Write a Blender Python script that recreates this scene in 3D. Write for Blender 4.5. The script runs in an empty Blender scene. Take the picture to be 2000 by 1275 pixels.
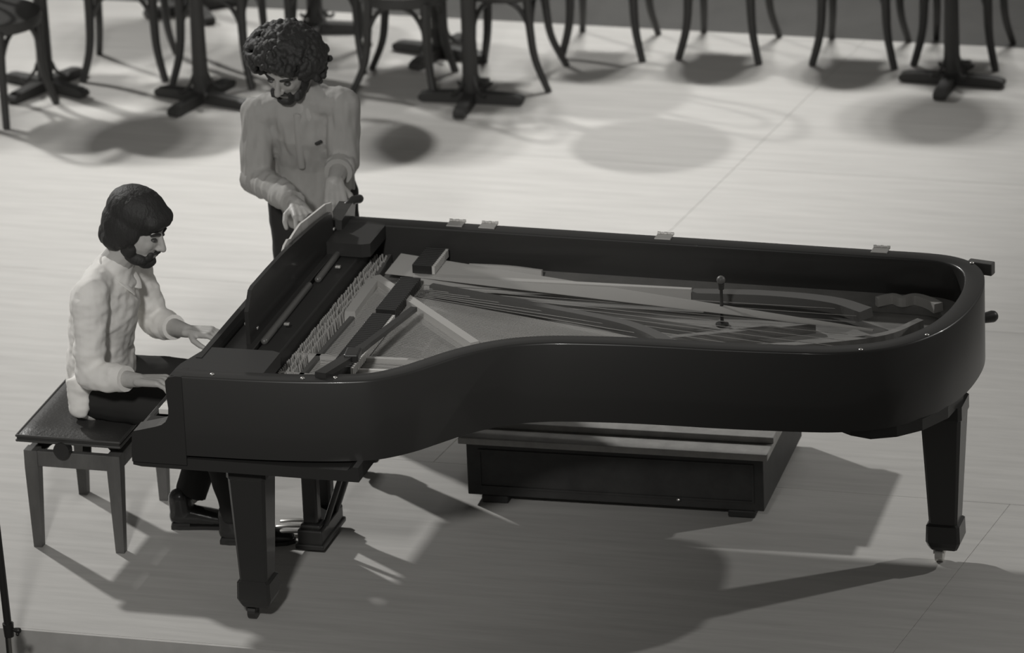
import bpy, bmesh, math, random
from mathutils import Vector, Matrix, noise
random.seed(7)
SC = bpy.context.scene
COL = SC.collection
V = Vector

# ------------------------------------------------------------------ camera
CAMP = V((6.64420, -17.80895, 8.54058))
R_ = V((0.9625175, 0.2684585, -0.0386013))
U_ = V((-0.0642086, 0.3638262, 0.9292512))
F_ = V((-0.2635095, 0.8919420, -0.3674264))
cam = bpy.data.cameras.new('camera')
co = bpy.data.objects.new('camera', cam)
COL.objects.link(co)
m = Matrix((R_, U_, -F_)).transposed().to_4x4()
m.translation = CAMP
co.matrix_world = m
cam.sensor_width = 36.0
cam.lens = 11537.63 / 2000.0 * 36.0
cam.clip_end = 200
cam.dof.use_dof = True
cam.dof.focus_distance = 20.6
cam.dof.aperture_fstop = 3.0
SC.camera = co

# ------------------------------------------------------------------ light
SC.view_settings.view_transform = 'Standard'
SC.view_settings.look = 'None'
SC.view_settings.exposure = 0.0
SC.view_settings.gamma = 1.0
SC.view_settings.use_curve_mapping = False
world = bpy.data.worlds.new('hall_ambience')
SC.world = world
world.use_nodes = True
bg = world.node_tree.nodes['Background']
bg.inputs[0].default_value = (0.120, 0.117, 0.111, 1)
bg.inputs[1].default_value = 1.0


def stage_light(name, loc, target, power, radius, cone=70):
    l = bpy.data.lights.new(name, 'SPOT')
    l.energy = power
    l.shadow_soft_size = radius
    l.spot_size = math.radians(cone)
    l.spot_blend = 1.0
    l.color = (1.0, 0.985, 0.955)
    o = bpy.data.objects.new(name, l)
    COL.objects.link(o)
    o.location = loc
    o.rotation_euler = (V(target) - V(loc)).to_track_quat('-Z', 'Y').to_euler()
    return o


stage_light('spot_back_left', (-13.9, 11.6, 11.5), (-0.3, 2.2, 0), 11800, 0.36, 31)
stage_light('spot_back_right', (10.7, 6.8, 7.0), (2.5, 0.9, 0), 1400, 0.16, 24)
stage_light('spot_high_one', (-1.3, 14.5, 13.7), (-0.6, 5.9, 0), 3100, 0.8, 27)
stage_light('spot_high_two', (0.8, 14.5, 13.7), (-0.3, 5.9, 0), 3100, 0.8, 27)
stage_light('spot_high_three', (2.9, 14.5, 13.7), (-0.1, 5.9, 0), 3100, 0.8, 27)
stage_light('spot_front', (1.8, -9.5, 7.2), (-0.1, 1.3, 0.95), 2400, 0.45, 24)


# ------------------------------------------------------------------ materials
def grey(v):
    return (v, v * 0.982, v * 0.945, 1.0)


MATS = {}


def mat(name, v, rough=0.5, metal=0.0, coat=0.0, spec=0.5, noise_scale=0, noise_amt=0.0, bump=0.0, bump_scale=60, stretch=None):
    if name in MATS:
        return MATS[name]
    mm = bpy.data.materials.new(name)
    mm.use_nodes = True
    nt = mm.node_tree
    b = nt.nodes['Principled BSDF']
    b.inputs['Base Color'].default_value = grey(v)
    b.inputs['Roughness'].default_value = rough
    b.inputs['Metallic'].default_value = metal
    b.inputs['Coat Weight'].default_value = coat
    b.inputs['Coat Roughness'].default_value = 0.08
    b.inputs['Specular IOR Level'].default_value = spec
    tc = nt.nodes.new('ShaderNodeTexCoord')
    mp = nt.nodes.new('ShaderNodeMapping')
    nt.links.new(tc.outputs['Object'], mp.inputs[0])
    if stretch:
        mp.inputs['Scale'].default_value = stretch
    if noise_scale:
        n = nt.nodes.new('ShaderNodeTexNoise')
        n.inputs['Scale'].default_value = noise_scale
        n.inputs['Detail'].default_value = 6
        n.inputs['Roughness'].default_value = 0.65
        nt.links.new(mp.outputs[0], n.inputs['Vector'])
        cr = nt.nodes.new('ShaderNodeValToRGB')
        cr.color_ramp.elements[0].position = 0.3
        cr.color_ramp.elements[1].position = 0.7
        cr.color_ramp.elements[0].color = grey(v * (1 - noise_amt))
        cr.color_ramp.elements[1].color = grey(min(1, v * (1 + noise_amt)))
        nt.links.new(n.outputs['Fac'], cr.inputs[0])
        nt.links.new(cr.outputs[0], b.inputs['Base Color'])
    if bump:
        n2 = nt.nodes.new('ShaderNodeTexNoise')
        n2.inputs['Scale'].default_value = bump_scale
        n2.inputs['Detail'].default_value = 4
        nt.links.new(mp.outputs[0], n2.inputs['Vector'])
        bp = nt.nodes.new('ShaderNodeBump')
        bp.inputs['Strength'].default_value = bump
        bp.inputs['Distance'].default_value = 0.01
        nt.links.new(n2.outputs['Fac'], bp.inputs['Height'])
        nt.links.new(bp.outputs[0], b.inputs['Normal'])
    MATS[name] = mm
    return mm


M_floor = mat('pale_stage_boards', 0.52, 0.55, noise_scale=1.6, noise_amt=0.10, stretch=(1.2, 14, 1), bump=0.04, bump_scale=20)
M_joint = mat('floor_joint_dark', 0.42, 0.9)
M_back = mat('dark_stage_cloth', 0.085, 0.95, noise_scale=3, noise_amt=0.12)
M_apron = mat('stage_front_grey', 0.50, 0.8, noise_scale=4, noise_amt=0.12)
M_black = mat('black_lacquer', 0.034, 0.34, coat=0.2, spec=0.4)
M_black2 = mat('black_satin', 0.032, 0.45, spec=0.35)
M_plate = mat('iron_plate_bronze', 0.22, 0.42, metal=0.1, noise_scale=9, noise_amt=0.15)
M_strut = mat('iron_strut_bronze', 0.48, 0.32, metal=0.1)
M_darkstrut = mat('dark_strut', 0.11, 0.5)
M_board = mat('soundboard_spruce', 0.21, 0.5, noise_scale=4, noise_amt=0.18, stretch=(1, 9, 1))
M_string = mat('string_steel', 0.45, 0.38, metal=0.2)
M_copper = mat('string_wound', 0.40, 0.45, metal=0.2)
M_pin = mat('tuning_pin_steel', 0.50, 0.35, metal=0.2)
M_felt = mat('white_felt', 0.55, 0.95)
M_ivory = mat('ivory_key', 0.82, 0.3)
M_ebony = mat('ebony_key', 0.026, 0.35)
M_brass = mat('bright_metal', 0.62, 0.3, metal=0.7)
M_chrome = mat('chrome', 0.8, 0.15, metal=1.0)
M_bench = mat('bench_wood', 0.11, 0.5, noise_scale=12, noise_amt=0.25, stretch=(1, 1, 0.3))
M_leather = mat('dark_leather', 0.042, 0.38, bump=0.15, bump_scale=90)
M_leatheredge = mat('leather_piping', 0.055, 0.4)
M_boxblack = mat('black_painted_wood', 0.030, 0.6, noise_scale=10, noise_amt=0.3)
M_boxtop = mat('grey_board', 0.32, 0.7, noise_scale=14, noise_amt=0.18)
M_chair = mat('dark_bentwood', 0.042, 0.45)
M_seat = mat('chair_seat_wood', 0.22, 0.3)
M_table = mat('dark_table_wood', 0.040, 0.55)
M_tabletop = mat('table_top', 0.30, 0.4)
M_skin = mat('skin', 0.46, 0.55, noise_scale=30, noise_amt=0.06)
M_skin2 = mat('skin_tan', 0.40, 0.55, noise_scale=30, noise_amt=0.06)  # standing man's skin, one even tone slightly darker than the pianist's
M_hair = mat('dark_hair', 0.026, 0.65, bump=0.35, bump_scale=150, stretch=(1, 1, 0.35))
M_white = mat('white_shirt', 0.84, 0.85, bump=0.12, bump_scale=45)
M_grey = mat('grey_shirt', 0.36, 0.9, bump=0.12, bump_scale=45)
M_trouser = mat('black_trousers', 0.032, 0.9, spec=0.2)
M_shoe = mat('black_shoe', 0.024, 0.25, coat=0.3)
M_paper = mat('paper_white', 0.62, 0.8)
M_dark = mat('dark_mark', 0.03, 0.8)
M_steel = mat('dark_steel', 0.05, 0.35, metal=0.4)


# ------------------------------------------------------------------ helpers
def link(name, me, material, parent=None, loc=None):
    o = bpy.data.objects.new(name, me)
    COL.objects.link(o)
    if material is not None and len(me.materials) == 0:
        me.materials.append(material)
    if parent is not None:
        o.parent = parent
    if loc is not None:
        o.location = loc
    return o


def obj(name, bm, material, parent=None, smooth=False, loc=None):
    bmesh.ops.recalc_face_normals(bm, faces=bm.faces[:])
    me = bpy.data.meshes.new(name)
    bm.to_mesh(me)
    bm.free()
    if smooth:
        for p in me.polygons:
            p.use_smooth = True
        try:
            me.set_sharp_from_angle(angle=math.radians(45))
        except Exception:
            pass
    # world-space build: parents with an offset need the mesh moved into their space
    o = link(name, me, material, parent, loc)
    if parent is not None and loc is None:
        off = world_loc(parent)
        if off.length > 0:
            me.transform(Matrix.Translation(-off))
    return o


def world_loc(o):
    p = V(o.location)
    while o.parent is not None:
        o = o.parent
        p += V(o.location)
    return p


def thing(name, label, cat, loc=(0, 0, 0), group=None):
    o = bpy.data.objects.new(name, None)
    COL.objects.link(o)
    o.empty_display_size = 0.1
    o.location = loc
    return tag(o, label, cat, group)


def tag(o, label, cat, group=None):
    o['label'] = label
    o['category'] = cat
    if group:
        o['group'] = group
    return o


def struct(o):
    o['kind'] = 'structure'
    return o


def box(bm, lo, hi, bevel=0.0, rot=0.0, piv=None):
    r = bmesh.ops.create_cube(bm, size=1.0)
    vs = r['verts']
    lo, hi = V(lo), V(hi)
    for v in vs:
        v.co = V([lo[i] + (v.co[i] + 0.5) * (hi[i] - lo[i]) for i in range(3)])
    if bevel:
        es = list({e for v in vs for e in v.link_edges})
        rr = bmesh.ops.bevel(bm, geom=es, offset=bevel, segments=2, affect='EDGES', profile=0.5)
        vs = [v for v in {v for f in rr['faces'] for v in f.verts}]
    if rot:
        c = V(piv) if piv is not None else (lo + hi) / 2
        bmesh.ops.rotate(bm, verts=vs, cent=c, matrix=Matrix.Rotation(rot, 3, 'Z'))
    return vs


def prism(bm, pts, z0, z1):
    a = [bm.verts.new((p[0], p[1], z0)) for p in pts]
    b = [bm.verts.new((p[0], p[1], z1)) for p in pts]
    n = len(pts)
    bm.faces.new(a[::-1])
    bm.faces.new(b)
    for i in range(n):
        bm.faces.new((a[i], a[(i + 1) % n], b[(i + 1) % n], b[i]))


def prism_y(bm, pts, y0, y1):
    a = [bm.verts.new((p[0], y0, p[1])) for p in pts]
    b = [bm.verts.new((p[0], y1, p[1])) for p in pts]
    n = len(pts)
    bm.faces.new(a[::-1])
    bm.faces.new(b)
    for i in range(n):
        bm.faces.new((a[i], a[(i + 1) % n], b[(i + 1) % n], b[i]))


def prism_x(bm, pts, x0, x1):
    a = [bm.verts.new((x0, p[0], p[1])) for p in pts]
    b = [bm.verts.new((x1, p[0], p[1])) for p in pts]
    n = len(pts)
    bm.faces.new(a[::-1])
    bm.faces.new(b)
    for i in range(n):
        bm.faces.new((a[i], a[(i + 1) % n], b[(i + 1) % n], b[i]))


def tube(bm, pts, rad, n=10, side=None, dome=True, square=False):
    """loft of elliptical rings along pts; rad: number or list of number/(a,b); side: direction of the first semi-axis"""
    pts = [V(p) for p in pts]
    k = len(pts)
    if not isinstance(rad, (list,)):
        rad = [rad] * k
    rad = [r if isinstance(r, tuple) else (r, r) for r in rad]
    rings = []
    prev = V(side) if side is not None else None

    def tang(i):
        if i == 0:
            t = pts[1] - pts[0]
        elif i == k - 1:
            t = pts[-1] - pts[-2]
        else:
            t = (pts[i + 1] - pts[i]).normalized() + (pts[i] - pts[i - 1]).normalized()
        return t.normalized()
    secs = []
    for i in range(k):
        t = tang(i)
        if prev is None:
            prev = V((0, 0, 1)) if abs(t.z) < 0.9 else V((1, 0, 0))
        s = prev - t * prev.dot(t)
        if s.length < 1e-5:
            s = t.orthogonal()
        s.normalize()
        if side is None:
            prev = s
        u = t.cross(s)
        secs.append((pts[i], t, s, u, rad[i]))
    full = []
    if dome:
        p, t, s, u, r = secs[0]
        h = min(r)
        for a in (75, 50, 25):
            c, q = math.cos(math.radians(a)), math.sin(math.radians(a))
            full.append((p - t * h * q, s, u, (r[0] * c, r[1] * c)))
    for p, t, s, u, r in secs:
        full.append((p, s, u, r))
    if dome:
        p, t, s, u, r = secs[-1]
        h = min(r)
        for a in (25, 50, 75):
            c, q = math.cos(math.radians(a)), math.sin(math.radians(a))
            full.append((p + t * h * q, s, u, (r[0] * c, r[1] * c)))
    for p, s, u, r in full:
        ring = []
        for j in range(n):
            a = 2 * math.pi * (j + (0.5 if square else 0)) / n
            ring.append(bm.verts.new(p + s * (r[0] * math.cos(a)) + u * (r[1] * math.sin(a))))
        rings.append(ring)
    for i in range(len(rings) - 1):
        for j in range(n):
            bm.faces.new((rings[i][j], rings[i][(j + 1) % n], rings[i + 1][(j + 1) % n], rings[i + 1][j]))
    bm.faces.new(rings[0][::-1])
    bm.faces.new(rings[-1])


def ball(bm, c, r, mtx=None, seg=14):
    rr = r if isinstance(r, (tuple, list)) else (r, r, r)
    c = V(c)
    m_ = max(5, seg * 2 // 3)

    def P(x, y, z):
        q = V((x * rr[0], y * rr[1], z * rr[2]))
        return bm.verts.new((mtx @ q if mtx is not None else q) + c)
    top, bot = P(0, 0, 1), P(0, 0, -1)
    rings = []
    for i in range(1, m_):
        a = math.pi * i / m_
        rings.append([P(math.sin(a) * math.cos(2 * math.pi * j / seg), math.sin(a) * math.sin(2 * math.pi * j / seg), math.cos(a)) for j in range(seg)])
    for j in range(seg):
        k = (j + 1) % seg
        bm.faces.new((top, rings[0][j], rings[0][k]))
        bm.faces.new((bot, rings[-1][k], rings[-1][j]))
        for p, q in zip(rings[:-1], rings[1:]):
            bm.faces.new((p[j], q[j], q[k], p[k]))


def lathe(bm, prof, c=(0, 0, 0), n=24, axis='Z'):
    """prof: list of (r, z); closed with caps at r>0 ends"""
    rings = []
    for r, z in prof:
        rings.append([bm.verts.new((c[0] + r * math.cos(2 * math.pi * j / n), c[1] + r * math.sin(2 * math.pi * j / n), c[2] + z)) for j in range(n)])
    for i in range(len(rings) - 1):
        for j in range(n):
            bm.faces.new((rings[i][j], rings[i][(j + 1) % n], rings[i + 1][(j + 1) % n], rings[i + 1][j]))
    bm.faces.new(rings[0][::-1])
    bm.faces.new(rings[-1])


def spline(pts, n=8):
    pts = [V(p) for p in pts]
    out = []
    P = [pts[0] * 2 - pts[1]] + pts + [pts[-1] * 2 - pts[-2]]
    for i in range(1, len(P) - 2):
        p0, p1, p2, p3 = P[i - 1], P[i], P[i + 1], P[i + 2]
        for j in range(n):
            t = j / n
            out.append(0.5 * ((2 * p1) + (p2 - p0) * t + (2 * p0 - 5 * p1 + 4 * p2 - p3) * t * t + (3 * p1 - p0 - 3 * p2 + p3) * t ** 3))
    out.append(pts[-1])
    return out


def remeshed(name, bm, material, parent, voxel, smooth_it=4, folds=0.0, fold_scale=(9, 9, 9), fold_seed=0):
    """union of the overlapping closed pieces in bm as one continuous surface"""
    bmesh.ops.recalc_face_normals(bm, faces=bm.faces[:])
    me = bpy.data.meshes.new(name)
    bm.to_mesh(me)
    bm.free()
    tmp = bpy.data.objects.new(name + '_tmp', me)
    COL.objects.link(tmp)
    md = tmp.modifiers.new('r', 'REMESH')
    md.mode = 'VOXEL'
    md.voxel_size = voxel
    md.use_smooth_shade = True
    sm = tmp.modifiers.new('s', 'SMOOTH')
    sm.factor = 0.5
    sm.iterations = smooth_it
    dg = bpy.context.evaluated_depsgraph_get()
    new = bpy.data.meshes.new_from_object(tmp.evaluated_get(dg))
    bpy.data.objects.remove(tmp)
    bpy.data.meshes.remove(me)
    new.name = name
    if folds:
        off = V((fold_seed * 3.1, fold_seed * 1.7, 0))
        nv = len(new.vertices)
        cs = [0.0] * (nv * 3)
        ns = [0.0] * (nv * 3)
        new.vertices.foreach_get('co', cs)
        new.vertex_normals.foreach_get('vector', ns)
        for i in range(0, nv * 3, 3):
            q = V((cs[i] * fold_scale[0], cs[i + 1] * fold_scale[1], cs[i + 2] * fold_scale[2])) + off
            d = folds * (noise.noise(q) + 0.45 * noise.noise(q * 2.3))
            cs[i] += ns[i] * d
            cs[i + 1] += ns[i + 1] * d
            cs[i + 2] += ns[i + 2] * d
        new.vertices.foreach_set('co', cs)
    new.materials.clear()
    new.shade_smooth()
    o = link(name, new, material, parent)
    if parent is not None:
        new.transform(Matrix.Translation(-world_loc(parent)))
    return o


# ------------------------------------------------------------------ stage floor
floor = thing('floor', '', '', (0, 0, 0))
for k in ('label', 'category'):
    del floor[k]
struct(floor)
bm = bmesh.new()
box(bm, (-9, -0.15, -0.30), (10.9, 6.54, -0.004))
obj('floor_base', bm, M_joint, floor)
ys = [-0.15, 1.55, 3.20, 4.83, 6.54]
g = 0.0010
for y0, y1 in zip(ys[:-1], ys[1:]):
    for k in range(-2, 2):
        xa = [(0.95 if y0 > 1 else -1.75) + 4.88 * k + (y - 4.75) * 0.11 for y in (y0, y1)]
        bm = bmesh.new()
        prism(bm, [(xa[0] + g, y0 + g), (xa[0] + 4.88 - g, y0 + g), (xa[1] + 4.88 - g, y1 - g), (xa[1] + g, y1 - g)], -0.004, 0.0)
        obj('floor_panel', bm, M_floor, floor)
bm = bmesh.new()
box(bm, (-12, 6.54, -0.30), (14, 16, -0.002))
struct(obj('floor', bm, M_back))
# front face of the stage and the lower floor before it
bm = bmesh.new()
box(bm, (-9, -0.165, -0.90), (10, -0.1502, -0.0005))
struct(obj('trim_1', bm, M_apron))
bm = bmesh.new()
box(bm, (-9, -6, -1.0), (10, -0.165, -0.90))
struct(obj('floor', bm, M_back))

# ------------------------------------------------------------------ grand piano
piano = thing('grand_piano', 'black concert grand piano with its lid taken off, strings and iron frame open to view', 'piano', (0.35, 0.8, 0))
ZT, ZB = 0.952, 0.655
OUT = [(0.158, -0.035), (0.45, -0.024), (0.645, -0.004), (0.80, 0.028), (0.883, 0.062), (0.969, 0.139), (1.035, 0.227), (1.10, 0.315), (1.172, 0.388),
       (1.249, 0.443), (1.332, 0.477), (1.419, 0.497), (1.60, 0.518), (1.78, 0.527), (1.96, 0.532), (2.137, 0.543), (2.314, 0.560), (2.40, 0.580),
       (2.483, 0.612), (2.562, 0.664), (2.635, 0.745), (2.699, 0.865), (2.738, 1.019), (2.750, 1.195), (2.738, 1.330), (2.708, 1.435), (2.652, 1.512), (2.572, 1.556),
       (2.47, 1.570), (2.34, 1.5705), (2.15, 1.571), (1.85, 1.573), (1.45, 1.575), (1.0, 1.578), (0.55, 1.581), (0.158, 1.585)]
outl = [V((p.x, p.y)) for p in spline([(x, y, 0) for x, y in OUT], 5)]


def inset(pl, d):
    res = []
    for i, p in enumerate(pl):
        a = pl[max(0, i - 1)]
        b = pl[min(len(pl) - 1, i + 1)]
        t = (b - a).normalized()
        res.append(p + V((-t.y, t.x)) * d)
    return res


inn = inset(outl, 0.072)
bm = bmesh.new()
sec = [(0.0, ZB), (0.0, ZT - 0.008), (0.003, ZT - 0.002), (0.008, ZT), (0.066, ZT), (0.071, ZT - 0.004), (0.072, ZT - 0.010), (0.072, ZB)]
rings = []
lines = [inset(outl, s[0]) for s in sec]
for i in range(len(outl)):
    rings.append([bm.verts.new((lines[j][i].x, lines[j][i].y, sec[j][1])) for j in range(len(sec))])
for i in range(len(rings) - 1):
    for j in range(len(sec)):
        k = (j + 1) % len(sec)
        bm.faces.new((rings[i][j], rings[i][k], rings[i + 1][k], rings[i + 1][j]))
bm.faces.new(rings[0])
bm.faces.new(rings[-1][::-1])
obj('rim', bm, M_black, piano, smooth=True)

# arms: the cheeks that curve down to the keys
for y0, y1 in ((-0.038, 0.045), (1.508, 1.588)):
    bm = bmesh.new()
    prof = [(0.20, 0.62), (0.20, 0.951), (0.175, 0.951), (0.150, 0.945), (0.139, 0.930), (0.141, 0.875), (0.145, 0.83), (0.143, 0.80), (0.132, 0.778),
            (0.115, 0.765), (0.093, 0.757), (0.05, 0.745), (0.012, 0.735), (0.006, 0.728), (0.0, 0.66), (0.0, 0.62)]
    prism_y(bm, prof, y0, y1)
    obj('arm', bm, M_black, piano)
# key blocks inside the arms
for y0, y1 in ((0.045, 0.135), (1.42, 1.508)):
    bm = bmesh.new()
    box(bm, (0.012, y0, 0.66), (0.20, y1, 0.726), bevel=0.006)
    obj('key_block', bm, M_black, piano)
# side ledges that carry the desk, level with the rim
for s in (0, 1):
    bm = bmesh.new()
    pts = [(0.154, 0.03), (0.158, 0.08), (0.172, 0.13), (0.186, 0.18), (0.200, 0.225), (0.215, 0.245), (0.44, 0.250), (0.47, 0.235), (0.47, 0.03)]
    if s:
        pts = [(x, 1.55 - y) for x, y in pts][::-1]
    prism(bm, pts, 0.900, 0.9505)
    obj('side_ledge', bm, M_black2, piano)
bm = bmesh.new()
pts = [(0.0, 0.605), (0.0, 0.638), (0.006, 0.642), (0.78, 0.642), (0.80, 0.655), (0.82, 0.655), (0.82, 0.60), (0.03, 0.60)]
prism_y(bm, pts, -0.03, 1.58)
obj('keybed', bm, M_black, piano)
bm = bmesh.new()
box(bm, (0.001, 0.05, 0.645), (0.026, 1.50, 0.718), bevel=0.005)
obj('key_slip', bm, M_black, piano)
# keys
wk = bmesh.new()
box(wk, (0.0, -0.0113, 0.0), (0.150, 0.0113, 0.020), bevel=0.002)
wme = bpy.data.meshes.new('white_key')
wk.to_mesh(wme)
wk.free()
wme.materials.append(M_ivory)
bk = bmesh.new()
prism_x(bk, [(-0.005, 0.0), (0.005, 0.0), (0.0045, 0.032), (-0.0045, 0.032)], 0.0, 0.095)
bme = bpy.data.meshes.new('black_key')
bk.to_mesh(bme)
bk.free()
bme.materials.append(M_ebony)
pl = world_loc(piano)
for i in range(52):
    y = 1.400 - 0.0235 * (i + 0.5)
    o = link('white_key', wme, None, piano, V((0.030, y, 0.712)) - pl)
    if i > 0 and (i % 7) not in (2, 5):
        link('black_key', bme, None, piano, V((0.085, y + 0.01175, 0.714)) - pl)
bm = bmesh.new()
prism_y(bm, [(0.186, 0.715), (0.192, 0.90), (0.188, 0.945), (0.195, 0.953), (0.215, 0.953), (0.222, 0.93), (0.210, 0.715)], 0.14, 1.415)
obj('fallboard', bm, M_black, piano)
bm = bmesh.new()
box(bm, (0.335, 0.10, 0.66), (0.425, 1.50, 0.895), bevel=0.006)
obj('stretcher', bm, M_black2, piano)
# desk shelf and its front rail
bm = bmesh.new()
box(bm, (0.223, 0.25, 0.885), (0.33, 1.33, 0.905), bevel=0.003)
obj('desk_shelf', bm, M_black, piano)
for a, b in (((0.345, 0.44, 0.905), (0.338, 0.985, 0.905)), ((0.352, 1.05, 0.905), (0.345, 1.37, 0.905))):
    bm = bmesh.new()
    tube(bm, [a, b], 0.013, 10)
    obj('desk_rail', bm, mat('grey_rail', 0.12, 0.25), piano, smooth=True)
for p in ((0.300, 0.485, 0.935), (0.275, 0.470, 0.955), (0.385, 0.575, 0.920), (0.300, 1.40, 0.965), (0.39, 1.17, 0.91)):
    bm = bmesh.new()
    box(bm, V(p) - V((0.010, 0.008, 0.005)), V(p) + V((0.010, 0.008, 0.005)), bevel=0.003)
    obj('desk_catch', bm, M_brass, piano)

# music desk raised on its shelf (profile in y,z, leaning a little)
desk = [(0.40, 0.905), (0.395, 1.030), (0.412, 1.050), (0.430, 1.072), (0.446, 1.092), (0.475, 1.098), (0.517, 1.097), (0.65, 1.096), (0.80, 1.092), (0.85, 1.090), (1.05, 1.075),
        (1.20, 1.062), (1.30, 1.050), (1.375, 1.040), (1.385, 1.030), (1.39, 1.0), (1.39, 0.905)]
bm = bmesh.new()
prism_x(bm, desk, 0.292, 0.307)
obj('music_desk', bm, M_black, piano)
# black post with a rounded knob at the bass corner, held by the standing man
bm = bmesh.new()
prism_x(bm, [(1.42, 0.90), (1.585, 0.90), (1.595, 0.945), (1.605, 0.985), (1.585, 1.004), (1.52, 0.998), (1.44, 0.985)], 0.272, 0.326)
kn = obj('desk_bracket', bm, M_black, piano)
bm = bmesh.new()
tube(bm, [(0.302, 1.575, 0.990), (0.320, 1.605, 1.003), (0.338, 1.62, 1.004)], [0.015, 0.016, 0.017], 12)
obj('bracket_knob', bm, M_black, kn, smooth=True)

# ---- inside: soundboard, iron plate, struts, strings, pins, dampers
iy = [p for p in inset(outl, 0.071) if p.x > 0.43]
bm = bmesh.new()
prism(bm, [(0.43, iy[0].y)] + [(p.x, p.y) for p in iy] + [(0.43, iy[-1].y)], 0.755, 0.768)
obj('soundboard', bm, M_board, piano)
# plate border
bm = bmesh.new()
a0 = [p for p in inset(outl, 0.073)]
b0 = [p for p in inset(outl, 0.150)]
sel = [i for i in range(len(outl)) if a0[i].x > 0.62 and outl[i].x > 0.62]
for i0, i1 in zip(sel[:-1], sel[1:]):
    q = [bm.verts.new((*a0[i0], 0.812)), bm.verts.new((*a0[i1], 0.812)), bm.verts.new((*b0[i1], 0.798)), bm.verts.new((*b0[i0], 0.798)),
         bm.verts.new((*b0[i1], 0.769)), bm.verts.new((*b0[i0], 0.769))]
    bm.faces.new(q[:4])
    bm.faces.new((q[3], q[2], q[4], q[5]))
bmesh.ops.remove_doubles(bm, verts=bm.verts[:], dist=1e-5)
obj('plate_border', bm, M_plate, piano, smooth=True)
bm = bmesh.new()
prism(bm, [(0.43, 0.06), (0.80, 0.11), (0.90, 0.20), (0.86, 0.34), (0.70, 0.42), (0.66, 1.26), (0.78, 1.44), (0.74, 1.50), (0.43, 1.50)], 0.790, 0.806)
plate = obj('plate_web', bm, M_plate, piano)


def bar(name, pts, w, h, material, z0=0.80):
    bm = bmesh.new()
    pts = spline([(x, y, 0) for x, y in pts], 6) if len(pts) > 2 else [V((x, y, 0)) for x, y in pts]
    L = [V((p.x, p.y)) for p in pts]
    secs = []
    for i, p in enumerate(L):
        t = (L[min(i + 1, len(L) - 1)] - L[max(i - 1, 0)]).normalized()
        nn = V((-t.y, t.x))
        ww = w[0] + (w[1] - w[0]) * i / (len(L) - 1) if isinstance(w, tuple) else w
        secs.append([bm.verts.new((p + nn * (ww * a)).to_3d() + V((0, 0, z))) for a, z in ((-.5, z0), (-.42, z0 + h), (.42, z0 + h), (.5, z0))])
    for a, b in zip(secs[:-1], secs[1:]):
        for j in range(4):
            k = (j + 1) % 4
            bm.faces.new((a[j], a[k], b[k], b[j]))
    bm.faces.new(secs[0])
    bm.faces.new(secs[-1][::-1])
    return obj(name, bm, material, piano)


bar('plate_strut', [(0.505, 1.255), (1.040, 0.690)], 0.040, 0.052, M_strut)
bar('plate_strut', [(0.640, 1.292), (1.10, 1.310), (1.667, 1.330)], (0.040, 0.020), 0.050, M_strut)
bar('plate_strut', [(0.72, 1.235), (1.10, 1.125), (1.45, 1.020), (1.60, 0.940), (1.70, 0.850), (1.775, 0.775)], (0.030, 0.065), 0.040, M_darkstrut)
bar('plate_strut', [(1.667, 1.345), (1.95, 1.370), (2.18, 1.345), (2.32, 1.27)], (0.055, 0.075), 0.036, M_darkstrut)
bar('plate_strut', [(0.43, 0.500), (0.98, 0.530)], 0.022, 0.040, M_strut)
bar('plate_strut', [(0.43, 0.330), (0.90, 0.300)], 0.022, 0.040, M_strut)
bar('plate_strut', [(0.43, 1.262), (0.54, 1.252), (0.62, 1.29)], 0.022, 0.032, M_darkstrut)
bar('capo_bar', [(0.515, 0.315), (0.528, 0.88)], 0.020, 0.040, M_darkstrut)
bar('capo_bar', [(0.500, 1.27), (0.484, 1.50)], 0.016, 0.040, M_darkstrut)
bar('capo_bar', [(0.515, 0.900), (0.505, 1.23)], 0.045, 0.050, M_strut)
bar('aliquot_bar', [(0.80, 1.455), (0.95, 1.460), (1.08, 1.440)], 0.014, 0.040, M_felt)
bar('aliquot_bar', [(1.05, 0.690), (1.30, 0.740), (1.55, 0.800)], 0.018, 0.030, M_strut)
bar('felt_strip', [(0.66, 0.415), (0.80, 0.425)], 0.016, 0.034, M_felt)
bar('tenor_bridge', [(0.95, 0.60), (1.20, 0.78), (1.50, 0.90), (1.85, 1.06), (2.15, 1.20)], 0.030, 0.035, M_board, 0.768)
bar('bass_bridge', [(1.95, 0.90), (2.20, 0.98), (2.42, 1.10), (2.52, 1.26)], 0.034, 0.050, M_board, 0.768)
# tail casting with its zigzag edge
bar('tail_casting', [(2.33, 1.40), (2.38, 1.44), (2.42, 1.42), (2.46, 1.45), (2.52, 1.42), (2.56, 1.38)], (0.020, 0.040), 0.034, M_strut)


def inside(p, poly):
    c = False
    n = len(poly)
    for i in range(n):
        a, b = poly[i], poly[i - 1]
        if (a.y > p.y) != (b.y > p.y) and p.x < (b.x - a.x) * (p.y - a.y) / (b.y - a.y + 1e-12) + a.x:
            c = not c
    return c


poly = inset(outl, 0.135)
bmt, bmb = bmesh.new(), bmesh.new()


def wire(bm, a, b, r):
    a, b = V(a), V(b)
    t = (b - a).normalized()
    s = t.cross(V((0, 0, 1))).normalized() * r
    u = V((0, 0, r))
    A = [bm.verts.new(a + s), bm.verts.new(a - s), bm.verts.new(a + u)]
    B = [bm.verts.new(b + s), bm.verts.new(b - s), bm.verts.new(b + u)]
    for j in range(3):
        k = (j + 1) % 3
        bm.faces.new((A[j], A[k], B[k], B[j]))


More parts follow.
